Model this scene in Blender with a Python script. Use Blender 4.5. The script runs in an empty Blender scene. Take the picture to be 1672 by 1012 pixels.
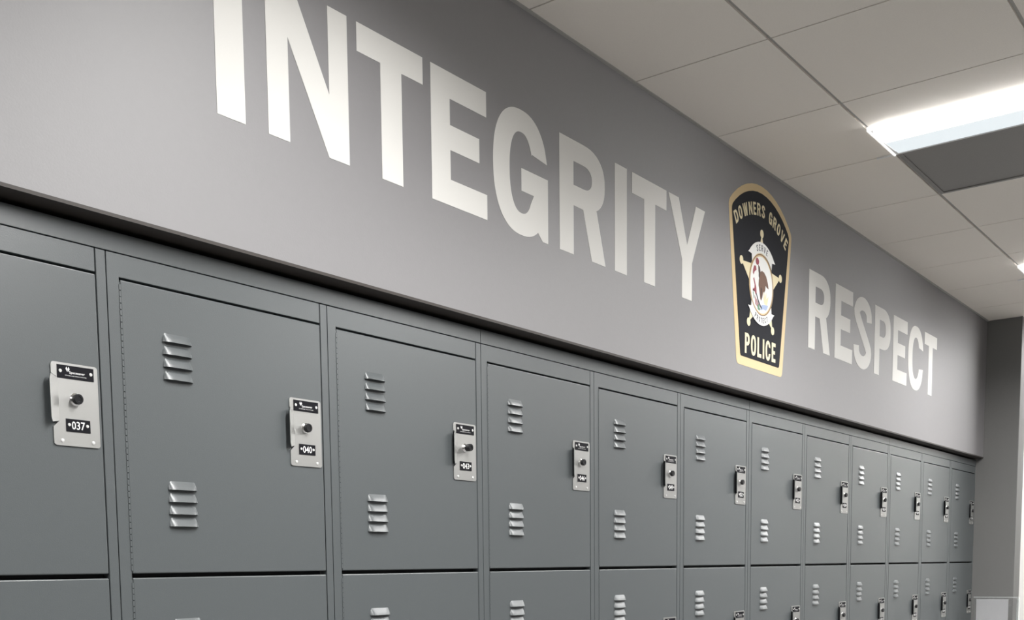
import bpy, bmesh, math
from mathutils import Vector, Matrix

# ------------------------------------------------------------------ camera, world, exposure
sc = bpy.context.scene
FPX, CX, CY = 1791.36, 778.04, 1103.85            # focal length and principal point, 1672x1012 frame
YAW, PITCH, ROLL = 0.66341, -0.09823, -0.01377
cam_d = bpy.data.cameras.new('camera'); cam = bpy.data.objects.new('camera', cam_d)
sc.collection.objects.link(cam); sc.camera = cam
fw = Vector((math.cos(PITCH)*math.cos(YAW), math.cos(PITCH)*math.sin(YAW), math.sin(PITCH)))
rt = fw.cross(Vector((0, 0, 1))).normalized(); up = rt.cross(fw)
cr, sr = math.cos(ROLL), math.sin(ROLL)
rt, up = cr*rt + sr*up, -sr*rt + cr*up
M = Matrix((rt, up, -fw)).transposed().to_4x4(); M.translation = Vector((-1.3276, -1.95897, 1.208))
cam.matrix_world = M
cam_d.sensor_fit = 'HORIZONTAL'; cam_d.sensor_width = 36.0
cam_d.lens = FPX/1672*36.0
cam_d.shift_x = (836-CX)/1672; cam_d.shift_y = (CY-506)/1672
cam_d.clip_start = 0.05

w = bpy.data.worlds.new('world'); sc.world = w; w.use_nodes = True
w.node_tree.nodes['Background'].inputs[0].default_value = (0.9, 0.95, 1, 1)
w.node_tree.nodes['Background'].inputs[1].default_value = 0.05
sc.view_settings.view_transform = 'Standard'; sc.view_settings.look = 'None'
sc.view_settings.gamma = 1; sc.view_settings.use_curve_mapping = False
sc.view_settings.exposure = 0.0
LAMP_W = 94.0          # power of every ceiling light
LAMP_SPREAD = 158.0     # the lens keeps its light below this full angle
LAMP = 5.0              # glow of the bright half of the lens itself
LAMP_DIM = 0.8         # strength of its frosted strip
CORRIDOR = 34.0

# ------------------------------------------------------------------ dimensions (metres)
P = 0.6096                       # locker width
Z0, ZH, ZT = 1.1975, 1.8465, 1.8725   # top of second door row, top of lockers, top of filler
PZ = 0.598                       # height of one door row
WY, WZ = -0.046, 1.902           # painted wall face and its lower edge
ZC = 2.7994                      # ceiling
XE = 6.702                       # end wall
TX = 1.39667                     # a ceiling grid line
YG = -0.519                      # first grid line parallel to the wall
YR, XB = -5.6, -4.8              # wall on the right, wall behind the camera
C = sc.collection

# ------------------------------------------------------------------ materials
def mat(name, col, rough=0.5, metal=0.0, spec=0.5, emit=0.0, bump=None, coat=0.0, noise=None, trans=0.0, ior=1.5):
    m = bpy.data.materials.new(name); m.use_nodes = True
    nt = m.node_tree; b = nt.nodes['Principled BSDF']
    b.inputs['Base Color'].default_value = (*col, 1); b.inputs['Roughness'].default_value = rough
    b.inputs['Metallic'].default_value = metal; b.inputs['Specular IOR Level'].default_value = spec
    b.inputs['Coat Weight'].default_value = coat; b.inputs['Transmission Weight'].default_value = trans
    b.inputs['IOR'].default_value = ior
    if emit:
        b.inputs['Emission Color'].default_value = (1.0, 0.993, 0.978, 1); b.inputs['Emission Strength'].default_value = emit
    tc = nt.nodes.new('ShaderNodeTexCoord')
    if noise:                                   # (scale, amount): slight unevenness of the colour itself
        n = nt.nodes.new('ShaderNodeTexNoise'); n.inputs['Scale'].default_value = noise[0]; n.inputs['Detail'].default_value = 5
        nt.links.new(tc.outputs['Object'], n.inputs['Vector'])
        mx = nt.nodes.new('ShaderNodeMix'); mx.data_type = 'RGBA'
        a = noise[1]
        mx.inputs['A'].default_value = (*[c*(1-a) for c in col], 1); mx.inputs['B'].default_value = (*[c*(1+a) for c in col], 1)
        nt.links.new(n.outputs['Fac'], mx.inputs['Factor']); nt.links.new(mx.outputs['Result'], b.inputs['Base Color'])
    if bump:                                    # (scale, strength, stretch)
        n = nt.nodes.new('ShaderNodeTexNoise'); n.inputs['Scale'].default_value = bump[0]; n.inputs['Detail'].default_value = 3
        mp = nt.nodes.new('ShaderNodeMapping'); mp.inputs['Scale'].default_value = bump[2]
        nt.links.new(tc.outputs['Object'], mp.inputs['Vector']); nt.links.new(mp.outputs['Vector'], n.inputs['Vector'])
        bp = nt.nodes.new('ShaderNodeBump'); bp.inputs['Strength'].default_value = bump[1]; bp.inputs['Distance'].default_value = 0.002
        nt.links.new(n.outputs['Fac'], bp.inputs['Height']); nt.links.new(bp.outputs['Normal'], b.inputs['Normal'])
    return m

M_WALL = mat('grey wall paint', (0.205, 0.199, 0.206), 0.60, spec=0.5, ior=2.0, bump=(220, 0.10, (1, 1, 1)), noise=(60, 0.03))
M_END = mat('dark grey wall paint', (0.165, 0.165, 0.161), 0.7, bump=(220, 0.10, (1, 1, 1)), noise=(60, 0.03))
M_OTHER = mat('pale wall paint', (0.30, 0.30, 0.295), 0.6, bump=(220, 0.1, (1, 1, 1)))
M_WHITEWALL = mat('white wall paint', (0.82, 0.81, 0.79), 0.6)
M_TILE = mat('ceiling tile', (0.90, 0.85, 0.785), 0.9, spec=0.1, bump=(500, 0.25, (1, 1, 1)), noise=(250, 0.04))
M_TEE = mat('ceiling grid metal', (0.42, 0.41, 0.39), 0.5)
M_FLOOR = mat('floor tile', (0.150, 0.147, 0.143), 0.5, noise=(8, 0.08))
M_LOCK = mat('locker enamel', (0.090, 0.101, 0.105), 0.37, spec=0.5, ior=1.65, bump=(420, 0.10, (1, 1, 1)), noise=(90, 0.02))
M_GAP_SHADE = mat('painted gap shade', (0.012, 0.012, 0.013), 0.7)  # near-black colour painted in for shade in door gaps and under louvers
M_BEAD = mat('brown corner bead', (0.045, 0.038, 0.034), 0.6)
M_STEEL = mat('brushed steel', (0.47, 0.47, 0.458), 0.38, metal=0.75, bump=(300, 0.12, (1, 1, 12)))
M_CHROME = mat('chrome', (0.85, 0.85, 0.85), 0.15, metal=1.0)
M_BLACK = mat('black plastic', (0.012, 0.012, 0.014), 0.3)
M_PLATE = mat('black label plate', (0.008, 0.008, 0.011), 0.6, spec=0.12)
M_RIVET = mat('bright rivet', (0.78, 0.78, 0.77), 0.3, metal=0.25)
M_WHITE = mat('white print', (0.85, 0.85, 0.85), 0.5)
M_LETTER = mat('white letter vinyl', (0.76, 0.75, 0.72), 0.6, spec=0.5, ior=1.5, bump=(220, 0.10, (1, 1, 1)))
M_GOLD = mat('gold vinyl', (0.66, 0.50, 0.27), 0.5)
M_CREAM = mat('cream vinyl', (0.80, 0.70, 0.46), 0.5)
M_NAVY = mat('black vinyl field', (0.014, 0.015, 0.020), 0.7, spec=0.2)
M_WV = mat('white vinyl', (0.82, 0.82, 0.80), 0.5)
M_RED = mat('dark red vinyl', (0.30, 0.05, 0.07), 0.5)
M_BROWN = mat('brown vinyl', (0.15, 0.075, 0.045), 0.5)
M_DBROWN = mat('dark brown vinyl', (0.05, 0.03, 0.025), 0.5)
M_BLUE = mat('pale blue vinyl', (0.36, 0.45, 0.66), 0.5)
M_GREEN = mat('green vinyl', (0.12, 0.26, 0.17), 0.5)
M_INK = mat('dark ink', (0.03, 0.03, 0.05), 0.5)
M_LAMP = mat('lamp diffuser', (0.9, 0.9, 0.9), 0.5, emit=LAMP)
M_LAMPE = mat('lamp diffuser edge', (0.9, 0.9, 0.9), 0.5, emit=34.0)
M_LAMP2 = mat('lamp frosted strip', (0.30, 0.33, 0.36), 0.6, emit=LAMP_DIM)
M_LAMP2.node_tree.nodes['Principled BSDF'].inputs['Emission Color'].default_value = (0.90, 0.97, 1.0, 1)
M_CAP_GLOW = mat('lamp end with added glow', (0.8, 0.8, 0.8), 0.5, emit=0.8)  # glow added to plain trim, standing in for light from the lens
M_LFRAME = mat('white lamp frame', (0.82, 0.82, 0.82), 0.35)
M_GRILLE = mat('grey perforated metal', (0.26, 0.25, 0.24), 0.55, metal=0.0, noise=(700, 0.25))
M_PAPER = mat('white paper', (0.92, 0.92, 0.94), 0.7)
M_ACRYL = mat('clear acrylic', (1.0, 1.0, 1.0), 0.02, trans=1.0, ior=1.49)
M_ACRYLE = mat('acrylic edge', (0.75, 0.80, 0.80), 0.15, spec=0.8)
M_TABLE = mat('white table laminate', (0.7, 0.7, 0.7), 0.4)

# ------------------------------------------------------------------ mesh helpers
class MB:
    def __init__(s): s.v = []; s.f = []; s.m = []
    def quad(s, pts, mi=0):
        n = len(s.v); s.v += [tuple(p) for p in pts]; s.f.append(tuple(range(n, n+len(pts)))); s.m.append(mi)
    def box(s, x0, x1, y0, y1, z0, z1, mi=0):
        n = len(s.v)
        s.v += [(x, y, z) for z in (z0, z1) for y in (y0, y1) for x in (x0, x1)]
        for a in ((0, 2, 3, 1), (4, 5, 7, 6), (0, 1, 5, 4), (2, 6, 7, 3), (0, 4, 6, 2), (1, 3, 7, 5)):
            s.f.append(tuple(n+i for i in a)); s.m.append(mi)
    def prism(s, pts, y0, y1, mi=0):            # pts: (x,z), extruded in y (y0 front, y1 back)
        n = len(s.v); k = len(pts)
        s.v += [(p[0], y0, p[1]) for p in pts] + [(p[0], y1, p[1]) for p in pts]
        s.f.append(tuple(range(n, n+k))); s.m.append(mi)
        s.f.append(tuple(range(n+2*k-1, n+k-1, -1))); s.m.append(mi)
        for i in range(k):
            j = (i+1) % k; s.f.append((n+j, n+i, n+k+i, n+k+j)); s.m.append(mi)
    def lathe(s, cx, cz, prof, mi=0, seg=24):   # axis along y; prof = [(radius, y)]
        n = len(s.v)
        for r, y in prof:
            for i in range(seg):
                a = 2*math.pi*i/seg; s.v.append((cx+r*math.cos(a), y, cz+r*math.sin(a)))
        for k in range(len(prof)-1):
            for i in range(seg):
                j = (i+1) % seg
                s.f.append((n+k*seg+i, n+k*seg+j, n+(k+1)*seg+j, n+(k+1)*seg+i)); s.m.append(mi)
        s.f.append(tuple(n+(len(prof)-1)*seg+i for i in range(seg))); s.m.append(mi)
        s.f.append(tuple(n+i for i in reversed(range(seg)))); s.m.append(mi)
    def add(s, me_v, me_f, mi=0):
        n = len(s.v); s.v += me_v
        for f in me_f: s.f.append(tuple(n+i for i in f)); s.m.append(mi)
    def build(s, name, mats, parent=None, bevel=0, smooth=False, loc=None):
        me = bpy.data.meshes.new(name); me.from_pydata(s.v, [], s.f)
        for m in (mats if isinstance(mats, (list, tuple)) else [mats]): me.materials.append(m)
        for p, i in zip(me.polygons, s.m): p.material_index = i
        bm = bmesh.new(); bm.from_mesh(me); bmesh.ops.recalc_face_normals(bm, faces=bm.faces); bm.to_mesh(me); bm.free()
        if smooth:
            for p in me.polygons: p.use_smooth = True
            me.set_sharp_from_angle(angle=math.radians(38))
        o = bpy.data.objects.new(name, me); C.objects.link(o)
        if parent: o.parent = parent
        if loc: o.location = loc
        if bevel:
            b = o.modifiers.new('bevel', 'BEVEL'); b.width = bevel; b.segments = 2; b.limit_method = 'ANGLE'; b.angle_limit = math.radians(50)
        return o

def tag(o, label, cat, group=None):
    o['label'] = label; o['category'] = cat
    if group: o['group'] = group
    return o
def structure(o, label=None):
    o['kind'] = 'structure'
    if label: o['label'] = label
    return o
def empty(name, loc=(0, 0, 0)):
    o = bpy.data.objects.new(name, None); C.objects.link(o); o.location = loc; o.empty_display_size = 0.05
    return o
def copy_tree(o, parent=None):
    c = o.copy(); C.objects.link(c); c.parent = parent
    for ch in list(o.children):
        copy_tree(ch, c)
    return c

def curve_mesh(contours, thick, name='shape'):
    """filled flat shape (even-odd) with thickness; returns verts (x, depth, z) and faces"""
    cu = bpy.data.curves.new(name, 'CURVE'); cu.dimensions = '2D'; cu.fill_mode = 'BOTH'; cu.extrude = thick/2
    for c in contours:
        sp = cu.splines.new('POLY'); sp.points.add(len(c)-1); sp.use_cyclic_u = True
        for i, p in enumerate(c): sp.points[i].co = (p[0], p[1], 0, 1)
    ob = bpy.data.objects.new(name, cu); me = bpy.data.meshes.new_from_object(ob)
    vs = [(v.co.x, -v.co.z, v.co.y) for v in me.vertices]; fs = [tuple(p.vertices) for p in me.polygons]
    bpy.data.objects.remove(ob); bpy.data.curves.remove(cu); bpy.data.meshes.remove(me)
    return vs, fs
def font_mesh(text, h, width, thick, offset=0.0):
    """built-in lettering scaled to cap height h and total width, centred on x, baseline z=0"""
    cu = bpy.data.curves.new('text', 'FONT'); cu.body = text; cu.size = 1; cu.offset = offset; cu.resolution_u = 3
    ob = bpy.data.objects.new('text', cu); me = bpy.data.meshes.new_from_object(ob)
    xs = [v.co.x for v in me.vertices]; ys = [v.co.y for v in me.vertices]
    x0, x1, y0, y1 = min(xs), max(xs), min(ys), max(ys)
    sx = width/(x1-x0); sz = h/(y1-y0)
    vs = [((v.co.x-(x0+x1)/2)*sx, 0.0, (v.co.y-y0)*sz) for v in me.vertices]; fs = [tuple(p.vertices) for p in me.polygons]
    bpy.data.objects.remove(ob); bpy.data.curves.remove(cu); bpy.data.meshes.remove(me)
    return vs, fs

# ------------------------------------------------------------------ bold condensed letter shapes
def sup(cx, cy, rx, ry, a0, a1, n=28, e=2.35):
    out = []
    for i in range(n+1):
        a = math.radians(a0+(a1-a0)*i/n); c, s_ = math.cos(a), math.sin(a)
        out.append((cx+rx*math.copysign(abs(c)**(2/e), c), cy+ry*math.copysign(abs(s_)**(2/e), s_)))
    return out
def glyph(ch, w, h, s, b):
    """contours in a w x h box, s = stem width, b = bar height"""
    ov = 0.012*h
    if ch == 'I': return [[(0, 0), (s, 0), (s, h), (0, h)]]
    if ch == 'L': return [[(0, 0), (w, 0), (w, b), (s, b), (s, h), (0, h)]]
    if ch == 'T': return [[((w-s)/2, 0), ((w+s)/2, 0), ((w+s)/2, h-b), (w, h-b), (w, h), (0, h), (0, h-b), ((w-s)/2, h-b)]]
    if ch == 'E': return [[(0, 0), (w, 0), (w, b), (s, b), (s, .42*h), (.86*w, .42*h), (.86*w, .42*h+b*.95), (s, .42*h+b*.95), (s, h-b), (w, h-b), (w, h), (0, h)]]
    if ch == 'N':
        t = s*.82
        return [[(0, 0), (t, 0), (t, .665*h), (.735*w, 0), (w, 0), (w, h), (w-t, h), (w-t, .42*h), (.33*w, h), (0, h)]]
    if ch == 'Y': return [[((w-s)/2, 0), ((w+s)/2, 0), ((w+s)/2, .39*h), (w, h), (w-s*.95, h), (w/2, .56*h), (s*.98, h), (0, h), ((w-s)/2, .39*h)]]
    if ch == 'V': return [[(.5*w-s*.52, 0), (.5*w+s*.52, 0), (w, h), (w-s, h), (w/2, .24*h), (s, h), (0, h)]]
    if ch == 'W': return [[(.2*w, 0), (.2*w+s, 0), (w/2, .62*h), (.8*w-s, 0), (.8*w, 0), (w, h), (w-s*.9, h), (.77*w-s*.35, .34*h), (w/2+s*.5, h), (w/2-s*.5, h), (.23*w+s*.35, .34*h), (s*.9, h), (0, h)]]
    if ch == 'O': return [sup(w/2, h/2, w/2, h/2+ov, 0, 350, 40), sup(w/2, h/2, w/2-s, h/2-b*.92+ov, 0, 350, 40)]
    if ch == 'D': return [[(0, 0)]+sup(.42*w, h/2, .58*w, h/2, -90, 90, 24, 2.5)+[(0, h)],
                          [(s, b)]+sup(.42*w, h/2, .58*w-s, h/2-b, -90, 90, 24, 2.5)+[(s, h-b)]]
    if ch in 'PR':
        c0 = .43*h if ch == 'R' else .395*h     # bottom of the bowl
        cy = (c0+h)/2; ry = (h-c0)/2; cx = .5*w
        inner = [(s, c0+b*.92)]+sup(cx, cy, w*.985-s-cx, ry-b*.92, -90, 90, 20, 2.4)+[(s, h-b*.92)]
        if ch == 'P': return [[(0, 0), (s, 0), (s, c0)]+sup(cx, cy, w-cx, ry, -90, 90, 20, 2.4)+[(0, h)], inner]
        bowl = sup(cx, cy, w*.985-cx, ry, -58, 90, 18, 2.4)
        return [[(0, 0), (s, 0), (s, c0+.001), (.50*w, c0), (.69*w, 0), (w, 0)]+[(.80*w, c0+.035*h)]+bowl+[(0, h)], inner]
    if ch in 'CG':
        ro = (w/2, h/2+ov); ri = (w/2-s, h/2-b*.92+ov)
        o1 = sup(w/2, h/2, *ro, 24, 180, 30); i1 = sup(w/2, h/2, *ri, 24, 180, 30)
        o1[0] = (w*.985, .665*h); i1[0] = (w*.985-s, .69*h)
        if ch == 'C':
            o2 = sup(w/2, h/2, *ro, 180, 336, 30); i2 = sup(w/2, h/2, *ri, 180, 336, 30)
            o2[-1] = (w*.985, .365*h); i2[-1] = (w*.985-s, .345*h)
            return [o1+o2[1:]+list(reversed(i2))+list(reversed(i1))[1:]]
        o2 = sup(w/2, h/2, *ro, 180, 304, 24); i2 = sup(w/2, h/2, *ri, 180, 322, 24)
        return [o1+o2[1:]+[(.895*w, 0), (w, 0), (w, .54*h), (.50*w, .54*h), (.50*w, .355*h), (w-s*.94, .355*h)]+list(reversed(i2))+list(reversed(i1))[1:]]
    if ch == 'S':
        k = b*.95; kx = s*1.0; f = k/kx           # centreline in a space where the stroke is even
        W = w*f; r = k/2
        top = [(W/2+(W/2-r)*math.cos(math.radians(a)), h*.745+(h*.255-r+ov)*math.sin(math.radians(a))) for a in range(8, 200, 8)]
        bot = [(W/2+(W/2-r)*math.cos(math.radians(a)), h*.262+(h*.262-r+ov)*math.sin(math.radians(a))) for a in range(20, -176, -8)]
        pts = [(W-r, .69*h)]+top+bot+[(r, .30*h)]
        # soften the crossing
        for _ in range(3):
            pts = [pts[0]]+[((pts[i-1][0]+2*pts[i][0]+pts[i+1][0])/4, (pts[i-1][1]+2*pts[i][1]+pts[i+1][1])/4) for i in range(1, len(pts)-1)]+[pts[-1]]
        L, R_ = [], []
        for i, p in enumerate(pts):
            a = pts[max(i-1, 0)]; c = pts[min(i+1, len(pts)-1)]
            dx, dy = c[0]-a[0], c[1]-a[1]; d = math.hypot(dx, dy) or 1; nx, ny = -dy/d*r, dx/d*r
            L.append(((p[0]+nx)/f, p[1]+ny)); R_.append(((p[0]-nx)/f, p[1]-ny))
        return [L+list(reversed(R_))]
    return []

# ------------------------------------------------------------------ the setting
YF = WY
b = MB(); b.box(XB, 9.2, YR, 0.75, -0.12, 0.0); structure(b.build('floor', M_FLOOR), 'floor')
# painted wall over the lockers (it projects past them), with its underside
b = MB(); b.box(XB, XE+0.0, YF, 0.75, WZ, ZC+0.1)
b.box(XB, XE, 0.62, 0.75, 0.0, WZ)
structure(b.build('wall_left', M_WALL), 'grey painted wall above the lockers')
b = MB(); b.box(XB, XE, YF-0.002, YF+0.012, WZ-0.004, WZ+0.003); b.box(XB, XE, YF+0.012, 0.11, WZ-0.0035, WZ)
structure(b.build('trim_1', M_BEAD), 'dark brown edge bead along the underside of the painted wall')
# end wall: a narrow pier, then a full-height opening to a bright corridor
b = MB(); b.box(XE, XE+0.165, -0.262, 0.75, 0, ZC+0.1)
structure(b.build('wall_end', M_END, bevel=0.003), 'dark grey end wall pier beside the last locker')
b = MB(); b.box(XE, XE+0.165, YR, -1.75, 0, ZC+0.1)
structure(b.build('wall_end_right', M_WALL), 'grey end wall right of the opening')
b = MB(); b.box(8.6, 8.72, YR, 0.75, 0, ZC+0.1); structure(b.build('wall_corridor', M_WHITEWALL), 'bright white wall beyond the opening')
b = MB(); b.box(XE+0.165, 8.6, 0.62, 0.75, 0, ZC+0.1); structure(b.build('wall_corridor_left', M_WHITEWALL))
b = MB(); b.box(XB, 8.72, YR-0.12, YR, 0, ZC+0.1); structure(b.build('wall_right', M_OTHER))
b = MB(); b.box(XB-0.12, XB, YR-0.12, 0.75, 0, ZC+0.1); structure(b.build('wall_back', M_OTHER))

# ceiling: slab, tiles hung just below it, grid tees in the joints
K0, K1 = -10, 12
gx = [TX+k*P for k in range(K0, K1+1)]
gy = [YG, -1.145]+[-1.145-P*j for j in range(1, 8)]
cols = [(YF-0.0, gy[0])]+[(gy[i], gy[i+1]) for i in range(len(gy)-1)]
fix = []                                        # cells with fixtures: half tile + light
for k in range(-6, 12, 4): fix.append(TX+(k+0)*P)
FIXX = [TX+k*P for k in (-6, -2, 2, 6)]
GRX = TX+3*P
b = MB()
b.box(XB, 8.72, YR, 0.75, ZC+0.02, ZC+0.12)
HX, HY = 0.0028, 0.0065                          # half joint widths (across, along the wall)
for i in range(len(gx)-1):
    x0, x1 = max(gx[i], XB), gx[i+1]
    if x1 <= XB: continue
    for j, (ya, yb) in enumerate(cols):
        X1 = x1-HX; xe_ = x1
        xa = x0+HX; y1 = ya-(HY if j else 0); y0 = yb+HY
        if y1 < YR: continue
        y0 = max(y0, YR)
        lit = any(abs(x0-f_) < 0.01 for f_ in FIXX) and j in (1, 2, 3, 4)
        if abs(x0-GRX) < 0.01 and j == 1: continue
        if x0 < XE < x1-0.0 :                    # tile row cut by the end wall
            b.box(xa, XE, y0, y1, ZC, ZC+0.02)
            if y0 < -0.262: b.box(XE, X1, y0, min(y1, -0.262), ZC, ZC+0.02)
            continue
        if x0 > XE and j == 0:
            b.box(xa, X1, y0, 0.62, ZC, ZC+0.02); continue
        if lit: X1 = x0+0.289
        b.box(xa, X1, y0, y1, ZC, ZC+0.02)
structure(b.build('ceiling', M_TILE, bevel=0), 'suspended ceiling of pale square tiles')
b = MB()
for y in gy:
    if y > YR: b.box(XB, 8.6, y-HY-0.004, y+HY+0.004, ZC+0.007, ZC+0.012)
for x in gx:
    if XB < x < 8.6: b.box(x-HX-0.004, x+HX+0.004, YR, YF if x < XE else 0.6, ZC+0.006, ZC+0.011)
structure(b.build('trim_2', M_TEE), 'metal grid between the ceiling tiles')
b = MB(); b.box(XB, XE, YF-0.012, YF, ZC-0.003, ZC-0.0005)
structure(b.build('trim_3', M_TEE), 'wall angle where the ceiling meets the painted wall')

# ------------------------------------------------------------------ ceiling lights
LX0, LX1 = 0.294, 0.606                         # inside a cell, from its near grid line
def make_light():
    t = empty('ceiling_light')
    y1, y0 = YG-0.004, -2.958
    b = MB(); fr = 0.011
    zb = ZC-0.006
    b.box(LX0, LX0+fr, y0, y1, ZC-0.0008, ZC+0.03); b.box(LX1-fr, LX1, y0, y1, zb, ZC+0.03)
    b.box(LX0+fr, LX1-fr, y1-fr, y1, zb, ZC+0.03); b.box(LX0+fr, LX1-fr, y0, y0+fr, zb, ZC+0.03)
    # side rail along the wall-side grid line with its small end clip
    b.box(LX1-0.004, LX1+0.004, y1+0.009, y1+0.075, zb, ZC+0.003)
    b.build('frame', M_LFRAME, t)
    b = MB(); b.box(LX0-0.012, LX1, y1+0.001, y1+0.008, zb-0.004, ZC+0.004); b.build('end_rail', M_CAP_GLOW, t)  # rail glows to draw the bright line where the lens lights it
    b = MB(); xa, xm, xb = LX0+fr, 0.438, LX1-fr; ya, yb = y0+fr, y1-fr
    za, zm, zf = ZC-0.020, ZC-0.0125, ZC-0.0045   # the lens stands proud at the near tile and slopes back
    b.quad([(xa, ya, za), (xm, ya, zm), (xm, yb, zm), (xa, yb, za)], 0)
    b.quad([(xa, ya, ZC-0.001), (xa, yb, ZC-0.001), (xa, yb, za), (xa, ya, za)], 1)
    b.build('diffuser', [M_LAMP, M_LAMPE], t)
    b = MB(); b.quad([(xm+.0005, ya, zm), (xb, ya, zf), (xb, yb, zf), (xm+.0005, yb, zm)])
    b.build('frosted_strip', M_LAMP2, t)['label'] = 'dimmer frosted strip'
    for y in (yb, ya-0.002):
        b = MB(); b.prism([(xa, ZC), (xa, za), (xb, zf), (xb, ZC)], y, y+0.002); b.build('end_cap', M_CAP_GLOW, t)
    ld = bpy.data.lights.new('ceiling_lamp', 'AREA'); ld.shape = 'RECTANGLE'; ld.size = 0.13; ld.size_y = yb-ya-0.22
    ld.energy = LAMP_W; ld.color = (1.0, 0.99, 0.975); ld.spread = math.radians(LAMP_SPREAD)
    lo = bpy.data.objects.new('lamp', ld); C.objects.link(lo); lo.parent = t
    lo.location = ((xa+xm)/2, (ya+yb)/2-0.10, za-0.002)
    return t
L0 = make_light()
names = ['long ceiling light behind the viewpoint', 'long ceiling light above the viewpoint, nearest the first letters',
         'long white ceiling light set beside the dark grey ceiling panel', 'small far ceiling light at the right edge of the photo']
for i, fx in enumerate(FIXX):
    o = L0 if i == 0 else copy_tree(L0)
    o.location = (fx, 0, 0)
    tag(o, names[i], 'ceiling light', 'long ceiling lights')
# a light in the corridor past the opening
t = empty('corridor_light', (7.75, -0.9, ZC))
b = MB(); b.box(-.30, .30, -.6, .6, -.012, .0); b.build('frame', M_LFRAME, t)
b = MB(); b.box(-.27, .27, -.57, .57, -.02, -.012)
b.build('diffuser', mat('corridor diffuser', (.9, .9, .9), .5, emit=CORRIDOR), t)
tag(t, 'ceiling light in the bright corridor beyond the end wall', 'ceiling light')
# dark grille panel next to the light
t = empty('ceiling_air_panel', (GRX, YG, ZC))
b = MB(); g = 0.606
b.box(HX, 0.018, -0.616, -HY, -0.003, 0.02); b.box(g-0.016, g, -0.616, -HY, -0.003, 0.02)
b.box(0.018, g-0.016, -0.022, -HY, -0.003, 0.02); b.box(0.018, g-0.016, -0.616, -0.600, -0.003, 0.02)
b.build('panel_frame', M_GRILLE, t)
b = MB(); b.box(0.018, g-0.016, -0.600, -0.022, 0.001, 0.006); b.build('perforated_face', M_GRILLE, t)
tag(t, 'flat dark grey square panel in the ceiling beside the long light', 'ceiling panel')

# ------------------------------------------------------------------ big white letters on the wall
ZL, HL = 2.172, 0.3405
def letter(ch, x, wd, stem, bar, label, group):
    b = MB(); v, f = curve_mesh(glyph(ch, wd, HL, stem, bar), 0.0008); b.add(v, f)
    o = b.build('wall_letter', M_LETTER, loc=(x, WY-0.0004, ZL)); tag(o, label, 'letter', group)
GI = 'white letters of the word INTEGRITY'; GR = 'white letters of the word RESPECT'
S_, B_ = 0.0775, 0.067
for ch, x, wd, lb in [
    ('I', .2560, S_, 'white letter I at far left, first of INTEGRITY, cut by the top edge'),
    ('N', .3990, .2545, 'large white letter N in INTEGRITY on the grey wall'),
    ('T', .6860, .2425, 'white letter T right of the N in INTEGRITY'),
    ('E', .9600, .2370, 'white letter E between T and G in INTEGRITY'),
    ('G', 1.2270, .2710, 'white letter G in the middle of INTEGRITY'),
    ('R', 1.5610, .2660, 'white letter R right of the G in INTEGRITY'),
    ('I', 1.8855, .0755, 'narrow white letter I between R and T in INTEGRITY'),
    ('T', 1.9970, .2400, 'white letter T next to the Y in INTEGRITY'),
    ('Y', 2.2520, .2830, 'white letter Y, last of INTEGRITY, left of the police patch')]:
    letter(ch, x, wd, S_, B_, lb, GI)
for ch, x, wd, lb in [
    ('R', 3.5640, .2660, 'white letter R, first of RESPECT, right of the police patch'),
    ('E', 3.8910, .2370, 'white letter E after the R in RESPECT'),
    ('S', 4.1450, .2620, 'white letter S in RESPECT'),
    ('P', 4.4530, .2520, 'white letter P in the middle of RESPECT'),
    ('E', 4.7500, .2420, 'white letter E between P and C in RESPECT'),
    ('C', 5.0120, .2800, 'white letter C in RESPECT'),
    ('T', 5.3100, .2440, 'white letter T, last of RESPECT, nearest the end wall')]:
    letter(ch, x, wd, S_, B_, lb, GR)

# ------------------------------------------------------------------ police patch emblem
EX, EZ = 3.0455, 2.343
em = empty('police_patch_emblem', (EX, WY, EZ))
tag(em, 'black and gold police patch emblem on the grey wall between two words', 'emblem')
def layer(name, contours, m, depth, parent, thick=0.0006):
    b = MB(); v, f = curve_mesh(contours, thick); b.add([(x, y-depth, z) for x, y, z in v], f)
    return b.build(name, m, parent)
def rounded(pts, r, n=5):
    out = []
    k = len(pts)
    for i in range(k):
        p = Vector(pts[i]); a = (Vector(pts[i-1])-p); c = (Vector(pts[(i+1) % k])-p)
        rr = min(r[i], a.length*.45, c.length*.45)
        A = p+a.normalized()*rr; Cc = p+c.normalized()*rr
        if rr < 1e-5: out.append(tuple(p)); continue
        for j in range(n+1):
            t_ = j/n; q_ = A*(1-t_)**2+p*2*t_*(1-t_)+Cc*t_**2; out.append((q_.x, q_.y))
    return out
def patch(hw_t, z_sh, z_top, hw_b, z_b, rs, rb):
    # rounded top arc through (+-hw_t, z_sh) and (0, z_top)
    s_ = z_top-z_sh; R_ = (hw_t**2+s_**2)/(2*s_); a = math.asin(hw_t/R_)
    arc = [(R_*math.sin(t_), z_top-R_+R_*math.cos(t_)) for t_ in [a-2*a*i/14 for i in range(15)]]
    pts = [(-hw_b, z_b), (hw_b, z_b)]+arc
    return rounded(pts, [rb, rb, rs]+[0.004]*13+[rs])
layer('gold_border', [patch(.311, .262, .388, .226, -.341, .05, .022)], M_GOLD, 0.0004, em)
layer('black_field', [patch(.284, .250, .360, .193, -.306, .03, .012)], M_NAVY, 0.0010, em)
# star with round tips
sp = []
for i in range(10):
    a = math.radians(90+36*i); r = .200 if i % 2 == 0 else .088
    sp.append((r*math.cos(a), r*math.sin(a)))
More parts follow.
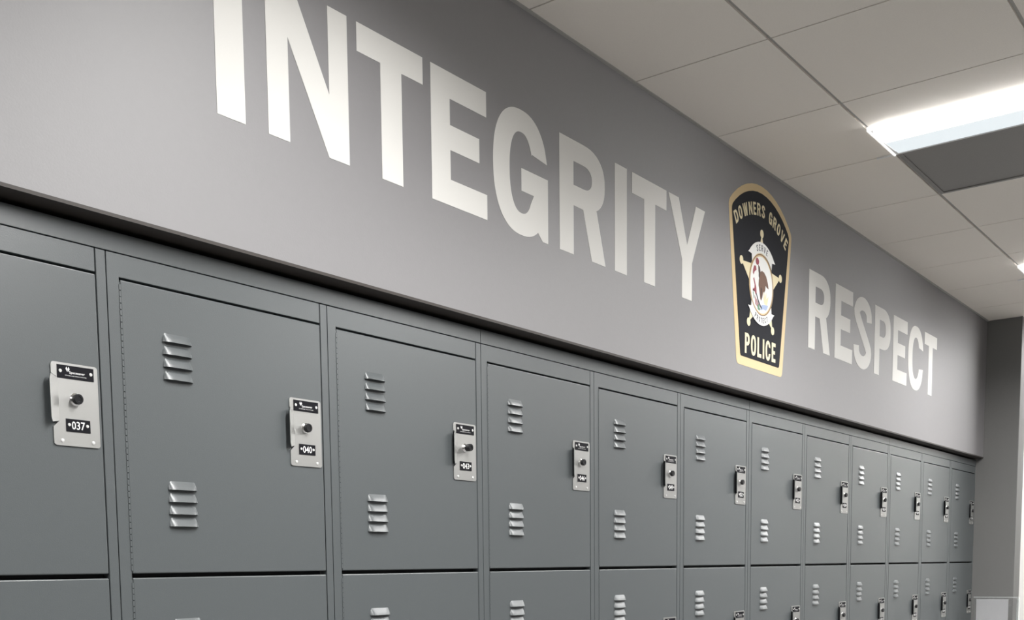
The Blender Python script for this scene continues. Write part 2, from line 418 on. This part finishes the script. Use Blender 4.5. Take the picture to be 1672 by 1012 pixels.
# the arms are narrow near the tip
star = layer('gold_star', [sp], M_CREAM, 0.0016, em)
for i in range(5):
    a = math.radians(90+72*i); cx_, cz_ = .203*math.cos(a), .203*math.sin(a)
    layer('star_tip', [sup(cx_, cz_, .0165, .0165, 0, 345, 20, 2)], M_CREAM, 0.0020, star)
seal = layer('seal', [sup(0, 0, .121, .124, 0, 350, 48, 2)], M_GOLD, 0.0022, em)
def sl(name, c, m, d): return layer(name, c, m, d, seal)
sl('seal_ring', [sup(0, 0, .118, .121, 0, 350, 48, 2), sup(0, 0, .1145, .1175, 0, 350, 48, 2)], M_BROWN, 0.0026)
sl('seal_face', [sup(0, 0, .109, .112, 0, 350, 48, 2)], M_WV, 0.0026)
sl('eagle', [[(-.035, .075), (-.02, .068), (-.012, .05), (.000, .057), (.022, .055), (.045, .042), (.062, .018), (.070, -.003), (.052, -.001), (.040, .006), (.036, -.014), (.026, -.026), (.018, -.022), (.008, -.046), (-.003, -.062), (-.012, -.055), (-.020, -.030), (-.030, -.005), (-.028, .015), (-.022, .030), (-.032, .050)]], M_BROWN, 0.0031)
sl('eagle_wing', [[(-.030, .072), (-.020, .066), (-.016, .045), (-.022, .020), (-.030, .030)]], M_DBROWN, 0.0035)
sl('eagle_tail', [[(-.010, -.010), (.004, -.014), (.002, -.05), (-.004, -.058)]], M_DBROWN, 0.0035)
sl('red_ribbon', [sup(-.044, .086, .016, .014, 0, 330, 12, 2), [(-.085, .045), (-.075, .064), (-.058, .066), (-.052, .052), (-.062, .046), (-.072, .040), (-.078, .028), (-.086, .034)],
    [(-.082, .012), (-.074, .018), (-.064, .000), (-.052, -.018), (-.048, -.040), (-.056, -.048), (-.066, -.036), (-.082, -.024), (-.086, -.036), (-.070, -.022), (-.068, -.010)]], M_RED, 0.0031)
sl('blue_line', [[(-.055, -.040), (-.048, -.040), (-.030, -.062), (-.010, -.080), (.006, -.090), (.002, -.095), (-.016, -.086), (-.038, -.066)]], M_INK, 0.0033)
b = MB()
for k in range(5):                               # striped shield
    x = -.066+k*.0085
    v, f = curve_mesh([[(x, -.050-.006*k), (x+.0045, -.053-.006*k), (x+.012, -.086-.003*k), (x+.0075, -.086-.003*k)]], .0005)
    b.add([(a_, y-.0031, z) for a_, y, z in v], f)
b.build('striped_shield', M_RED, seal)
sl('rising_sun', [[(.020, -.050), (.026, -.018), (.034, -.046), (.048, -.020), (.048, -.048), (.070, -.034), (.062, -.058), (.056, -.072), (.030, -.070)]], M_CREAM, 0.0031)
sl('water', [[(.004, -.078), (.030, -.074), (.066, -.070), (.060, -.082), (.046, -.094), (.020, -.092), (.004, -.098), (-.010, -.100)]], M_BLUE, 0.0032)
sl('laurel', [[(-.040, -.086), (-.024, -.078), (-.020, -.092), (-.010, -.096), (-.020, -.105), (-.036, -.100)]], M_GREEN, 0.0032)
sl('green_leaf', [[(-.084, -.040), (-.078, -.038), (-.070, -.062), (-.074, -.066)]], M_GREEN, 0.0032)
def ribbon(r0, r1, a0, a1, flip):
    o_ = [(r1*math.cos(math.radians(a0+(a1-a0)*i/20)), r1*math.sin(math.radians(a0+(a1-a0)*i/20))) for i in range(21)]
    i_ = [(r0*math.cos(math.radians(a1+(a0-a1)*i/20)), r0*math.sin(math.radians(a1+(a0-a1)*i/20))) for i in range(21)]
    d = 5 if a1 > a0 else -5                    # notched, slightly flared ends
    m1 = (.5*(r0+r1)); e1 = a1-d*.5; e0 = a0+d*.5
    t1 = [((r1+.004)*math.cos(math.radians(a1+d)), (r1+.004)*math.sin(math.radians(a1+d))), (m1*math.cos(math.radians(e1)), m1*math.sin(math.radians(e1))), ((r0)*math.cos(math.radians(a1+d)), (r0)*math.sin(math.radians(a1+d)))]
    t0 = [((r0)*math.cos(math.radians(a0-d)), (r0)*math.sin(math.radians(a0-d))), (m1*math.cos(math.radians(e0)), m1*math.sin(math.radians(e0))), ((r1+.004)*math.cos(math.radians(a0-d)), (r1+.004)*math.sin(math.radians(a0-d)))]
    return [o_+t1+i_+t0]
rb1 = layer('white_ribbon', ribbon(.124, .168, 44, 136, 0), M_WV, 0.0036, em)
rb2 = layer('white_ribbon', ribbon(.122, .160, 222, 318, 0), M_WV, 0.0036, em)
def arc_text(text, R_, cz, h, wds, stem, bar, m, depth, parent, name, gap, inside=False, mid=0.0):
    """letters set along an arc, read from outside (top) or along the bottom"""
    ws = [wds.get(c, wds['*']) for c in text]
    tot = sum(ws)+gap*(len(ws)-1); pos = -tot/2+mid
    b = MB()
    for c, wd in zip(text, ws):
        if c != ' ':
            v, f = curve_mesh(glyph(c, wd, h, stem, bar), .0004)
            s0 = pos+wd/2; th = s0/R_
            for_ = []
            for x, y, z in v:
                x -= wd/2
                if not inside: r = R_+z; X = r*math.sin(th)+x*math.cos(th); Z = r*math.cos(th)-x*math.sin(th)
                else: r = R_-z; X = r*math.sin(th)+x*math.cos(th); Z = -r*math.cos(th)+x*math.sin(th)
                for_.append((X, y-depth, cz+Z))
            b.add(for_, f)
        pos += wd+gap
    return b.build(name, m, parent)
for word_, mid_ in (('DOWNERS', -.1161), ('GROVE', .1625)): arc_text(word_, .405, -.137, .049, {'*': .0325, 'W': .045, 'I': .011, ' ': .020, 'E': .027, 'V': .035}, .0100, .0092, M_CREAM, .0018, em, 'arched_lettering', .0088, mid=mid_)
ti = arc_text('SERVE', .1335, 0, .024, {'*': .0150, 'E': .0125}, .0036, .0036, M_INK, .0041, rb1, 'ribbon_lettering', .0085)
ti = arc_text('PROTECT', .1500, 0, .021, {'*': .0125, 'I': .004}, .0032, .0032, M_INK, .0041, rb2, 'ribbon_lettering', .0085, inside=True)
b = MB(); ws = [('P', .044), ('O', .050), ('L', .040), ('I', .0155), ('C', .049), ('E', .040)]
tot = .305; gap = (tot-sum(a_ for _, a_ in ws))/5; x = -.1525
for ch, wd in ws:
    v, f = curve_mesh(glyph(ch, wd, .079, .0155, .0145), .0005); b.add([(a_+x, y-.0018, z-.290) for a_, y, z in v], f); x += wd+gap
b.build('straight_lettering', M_CREAM, em)

# ------------------------------------------------------------------ lockers
def louver(b, x0, x1, zt, hgt=0.0182, dep=0.0092):
    nu, nv = 12, 5; n = len(b.v); wdt = x1-x0
    for j in range(nv+1):
        t_ = j/nv
        pv = math.sin(t_*math.pi/2)*.35+t_*.65
        for i in range(nu+1):
            u = i/nu; uu = (1-math.cos(u*math.pi))/2; d = min(uu, 1-uu)*wdt
            e = min(1.0, d/0.017); pe = math.sqrt(max(0, 1-(1-e)**2))
            inset = 0.006*(1-t_)**2               # rounded upper corners
            X = x0+inset+uu*(wdt-2*inset)
            b.v.append((X, -dep*pv*pe-0.0002, zt-hgt*t_))
    for j in range(nv):
        for i in range(nu):
            a = n+j*(nu+1)+i; b.f.append((a, a+1, a+nu+2, a+nu+1)); b.m.append(0)
    # underside closed by a face coloured dark as the lip's shade
    m = len(b.v); base = n+nv*(nu+1)
    for i in range(nu+1):
        X = b.v[base+i][0]; b.v.append((X, -0.0003, zt-hgt+0.0012))
    for i in range(nu):
        b.f.append((base+i, base+i+1, m+i+1, m+i)); b.m.append(1)

def plate_outline():
    # steel lock plate with a stepped left side; local x from its left tab edge, z from its bottom
    W_, H_ = 0.1005, 0.158
    return W_, H_
PLX, PLZ = 0.4765, 0.2575+Z0-1.1975             # position inside a locker; z above door bottom
def make_door():
    """a door with its fittings; local origin: locker left seam, door bottom edge"""
    H = PZ-0.009
    b = MB(); x0, x1 = 0.0315, 0.5846
    b.box(x0, x1, 0.0, 0.020, 0, H)
    d = b.build('door', [M_LOCK, M_GAP_SHADE], bevel=0.0024)
    for zt in (H-0.0890, H-0.3950):
        b = MB()
        for k in range(4): louver(b, 0.1265, 0.2015, zt-k*0.0257)
        b.build('vent_louvers', [M_LOCK, M_GAP_SHADE], d, smooth=True)
    b = MB()                                     # piano hinge
    b.box(0.0272, 0.0310, 0.0015, 0.006, 0.004, H-0.004)
    k = 0
    while 0.006+k*0.0125 < H-0.012:
        z = 0.006+k*0.0125; b.box(0.0275, 0.0318, -0.0012, 0.004, z, z+0.0108); k += 1
    b.build('hinge', M_LOCK, d)
    # lock: flat tabs top and bottom, the middle flap bends out as a pull
    L = PLX; B = H-0.340; W_, H_ = 0.1005, 0.158; T = B+H_
    zn1, zn0 = B+0.043, B+0.1320                 # the flap spans this height
    t_ = 0.0022; r = 0.006
    def rc(cx, cz, a0): return [(cx+r*math.cos(math.radians(a0+i*22.5)), cz+r*math.sin(math.radians(a0+i*22.5))) for i in range(5)]
    bend = L+0.0135
    pts = rc(L+r, B+r, 180)+rc(L+W_-r, B+r, 270)+rc(L+W_-r, T-r, 0)+rc(L+r, T-r, 90)+[(L, zn0+0.004), (bend, zn0-0.004), (bend, zn1+0.004), (L, zn1-0.008)]
    b = MB(); b.prism(pts, -t_-0.0006, -0.0006)
    # flap
    fx, fy = L-0.0105, -0.0150
    q = [(bend, -t_-0.0006, zn0-0.004), (bend, -t_-0.0006, zn1+0.004), (fx+0.003, fy+0.001, zn1-0.001), (fx, fy, zn1+0.008), (fx, fy, zn0-0.008), (fx+0.003, fy+0.001, zn0+0.001)]
    n = len(b.v); b.v += q+[(x, y+0.0018, z) for x, y, z in q]
    b.f += [(n, n+1, n+2, n+3, n+4, n+5), (n+11, n+10, n+9, n+8, n+7, n+6)]; b.m += [0, 0]
    for i in range(6):
        j = (i+1) % 6; b.f.append((n+i, n+j, n+6+j, n+6+i)); b.m.append(0)
    b.build('lock_plate', M_STEEL, d)
    b = MB()                                     # black wedge added for the shade behind the flap
    za, zb_ = zn1+0.001, zn0-0.001
    A = [(bend, -0.0006), (L+0.001, -0.0006), (L-0.001, -0.0095), (bend-0.002, -0.0024)]
    n = len(b.v); b.v += [(x, y, za) for x, y in A]+[(x, y, zb_) for x, y in A]
    b.f += [(n, n+1, n+2, n+3), (n+7, n+6, n+5, n+4)]+[(n+i, n+4+i, n+4+(i+1) % 4, n+(i+1) % 4) for i in range(4)]; b.m += [0]*6
    b.build('flap_shade_wedge', M_BLACK, d)
    yb = -t_-0.0006
    for rx in (0.0175, 0.0845):
        b = MB(); b.lathe(L+rx, B+0.0095, [(0.0036, yb), (0.0034, yb-0.0012), (0.0018, yb-0.0020)], seg=12)
        b.build('rivet', M_RIVET, d, smooth=True)
    b = MB()
    b.lathe(L+0.049, B+0.090, [(0.0122, yb), (0.0122, yb-0.0016), (0.0100, yb-0.0032), (0.0080, yb-0.0045)], 0)
    b.lathe(L+0.049, B+0.090, [(0.0080, yb-0.0045), (0.0100, yb-0.0050), (0.0104, yb-0.0115), (0.0094, yb-0.0138), (0.0055, yb-0.0138), (0.0050, yb-0.0128)], 1)
    b.build('knob', [M_CHROME, M_BLACK], d, smooth=True)
    b = MB()                                     # maker's plate
    x0, x1, z0, z1 = L+0.0125, L+0.0915, B+0.1285, B+0.1535
    b.box(x0, x1, yb-0.0010, yb, z0, z1, 0)
    for cx_ in (x0+0.0065, x1-0.0065): b.lathe(cx_, (z0+z1)/2+.001, [(0.0034, yb-0.001), (0.0030, yb-0.0022)], 2, 12)
    v, f = font_mesh('Spacesaver', 0.0062, 0.034, 0, .012); b.add([(x+(x0+x1)/2+.003, yb-0.00125, z+z0+0.0085) for x, y, z in v], f, 1)
    v, f = font_mesh('STORAGE SOLUTIONS', 0.0017, 0.046, 0, .01); b.add([(x+(x0+x1)/2, yb-0.00125, z+z0+0.0050) for x, y, z in v], f, 1)
    c0, c1 = x0+0.0225, z1-0.0065                # the small white mark of two leaves
    b.quad([(c0-.0045, yb-.00125, c1), (c0-.001, yb-.00125, c1-.006), (c0, yb-.00125, c1-.0005), (c0-.0022, yb-.00125, c1+.004)], 1)
    b.quad([(c0+.0004, yb-.00125, c1-.006), (c0+.0042, yb-.00125, c1-.0005), (c0+.0022, yb-.00125, c1+.004), (c0+.0004, yb-.00125, c1)], 1)
    b.build('maker_plate', [M_PLATE, M_WHITE, M_RIVET], d)
    return d
def number_plate(num, parent):
    H = PZ-0.009; L = PLX; B = H-0.340; yb = -0.0028
    b = MB(); x0, x1, z0, z1 = L+0.0265, L+0.0790, B+0.0275, B+0.0520
    b.box(x0, x1, yb-0.0010, yb, z0, z1, 0)
    for cx_ in (x0+0.0065, x1-0.0065): b.lathe(cx_, (z0+z1)/2+.001, [(0.0032, yb-0.001), (0.0028, yb-0.0022)], 2, 12)
    v, f = font_mesh('%03d' % num, 0.0155, 0.0290, 0, .012); b.add([(x+(x0+x1)/2, yb-0.00125, z+z0+0.0047) for x, y, z in v], f, 1)
    return b.build('number_plate', [M_PLATE, M_WHITE, M_RIVET], parent)

def make_frame():
    b = MB(); zt = ZH-0.001; zd = ZH-0.0466
    # left stile and header are one flush folded face; right stile is separate by a fine groove
    b.prism([(0.0012, 0.0), (0.0288, 0.0), (0.0288, zd), (0.5842, zd), (0.5842, zt), (0.0012, zt)], 0.0, 0.022)
    b.prism([(0.5868, 0.0), (0.6085, 0.0), (0.6085, zt), (0.5870, zt)], 0.0, 0.022)
    b.box(0.03, 0.586, 0.0, 0.022, 0.0, Z0-2*PZ+0.002)     # bottom rail
    f = b.build('frame', M_LOCK, bevel=0.0008)
    b = MB(); b.box(0.001, 0.6086, 0.0225, 0.60, 0.0, zt)
    return f, b
t0 = empty('locker')
fr, bb = make_frame(); fr.parent = t0
body = bb.build('cabinet_body', M_GAP_SHADE, t0)
body['label'] = 'cabinet body, coloured dark for the shade in the door gaps'
dr = make_door(); dr.parent = t0
TIER = [Z0+0.009, Z0+0.009-PZ, Z0+0.009-2*PZ]
dr.location = (0, 0, TIER[0])
for k in (1, 2):
    c = copy_tree(dr, t0); c.location = (0, 0, TIER[k])
LBL = {-2: 'grey locker column at far left, before the one numbered 037',
       -1: 'grey locker column at the left edge, top lock numbered 037',
       0: 'widest-looking grey locker column, top lock numbered 040',
       1: 'grey locker column with top lock numbered 043',
       2: 'grey locker column with top lock numbered 046',
       3: 'grey locker column with top lock numbered 049, fifth from left',
       4: 'grey locker column numbered 052, sixth from the left',
       5: 'grey locker column numbered 055, below the police patch bottom, seventh from left',
       6: 'grey locker column numbered 058, eighth from the left',
       7: 'grey locker column, fourth from the dark end wall',
       8: 'grey locker column, third from the dark end wall',
       9: 'grey locker column, second from the dark end wall',
       10: 'narrowest-looking grey locker column, against the dark end wall'}
src = copy_tree(t0)                              # plain copy kept until the loop ends
for i in range(-2, 11):
    o = t0 if i == -2 else copy_tree(src)
    o.location = (i*P, 0, 0)
    tag(o, LBL[i], 'locker', 'grey metal lockers along the wall')
    if i == 1:                                   # this column's top knob stands further out
        top_door = max([c for c in o.children if c.name.startswith('door')], key=lambda c: c.location.z)
        for kn in top_door.children:
            if kn.name.startswith('knob'): kn.scale.y = 1.75; kn.location.y = 0.0028*0.75
    doors = sorted([c for c in o.children if c.name.startswith('door')], key=lambda c: -c.location.z)
    for k, d in enumerate(doors): number_plate(37+3*(i+1)+k, d)
def drop(o):
    for c in list(o.children): drop(c)
    bpy.data.objects.remove(o)
drop(src)

# filler strips on top of the lockers, one for every three lockers
for i, (a, lb) in enumerate([(-4, None), (-1, 'grey filler strip above lockers at the left, under the painted wall'), (2, 'grey filler strip over lockers 046 to 052'), (5, 'grey filler strip over the lockers below the police patch'), (8, 'grey filler strip at the far right, meeting the end wall')]):
    b = MB(); x0, x1 = a*P+0.0008, min((a+3)*P-0.0008, XE-0.001)
    b.prism([(x0, ZH+0.0012), (x1, ZH+0.0012), (x1, ZT+.014), (x0, ZT+.014)], 0.0, 0.03)
    o = b.build('filler_strip', M_LOCK, bevel=0.0008)
    tag(o, lb or 'grey filler strip over lockers left of the photo', 'filler strip', 'filler strips above the lockers')

# ------------------------------------------------------------------ acrylic holder on a small table by the end wall
HXp = 6.30
t = empty('side_table', (HXp, -0.30, 0))
b = MB(); b.box(-.18, .18, -.25, .22, .665, .690); b.build('table_top', M_TABLE, t, bevel=.003)
for sx in (-.155, .155):
    for sy in (-.225, .195):
        b = MB(); b.box(sx-.013, sx+.013, sy-.013, sy+.013, 0, .665); b.build('leg', M_CHROME, t)
tag(t, 'small white side table carrying the clear acrylic holder', 'table')
t = empty('acrylic_sign_holder', (HXp, 0, .69))
tag(t, 'clear acrylic sign holder with white sheet by the end wall', 'sign holder')
b = MB(); hz = .285
b.box(-.002, .000, -.381, -.111, .004, hz); b.box(.014, .016, -.381, -.111, .004, hz)
b.box(-.05, .06, -.381, -.111, 0, .004)
b.build('holder', M_ACRYL, t)
b = MB(); b.box(-.0025, .0165, -.3825, -.381, .004, hz); b.box(-.0025, .0165, -.381, -.111, hz, hz+.0015)
b.box(.002, .005, -.376, -.368, .01, hz-.008)
b.build('polished_edge', M_ACRYLE, t)
b = MB(); b.box(.006, .008, -.318, -.126, .005, hz-.011); b.build('paper_sheet', M_PAPER, t)['label'] = 'blank white sheet'
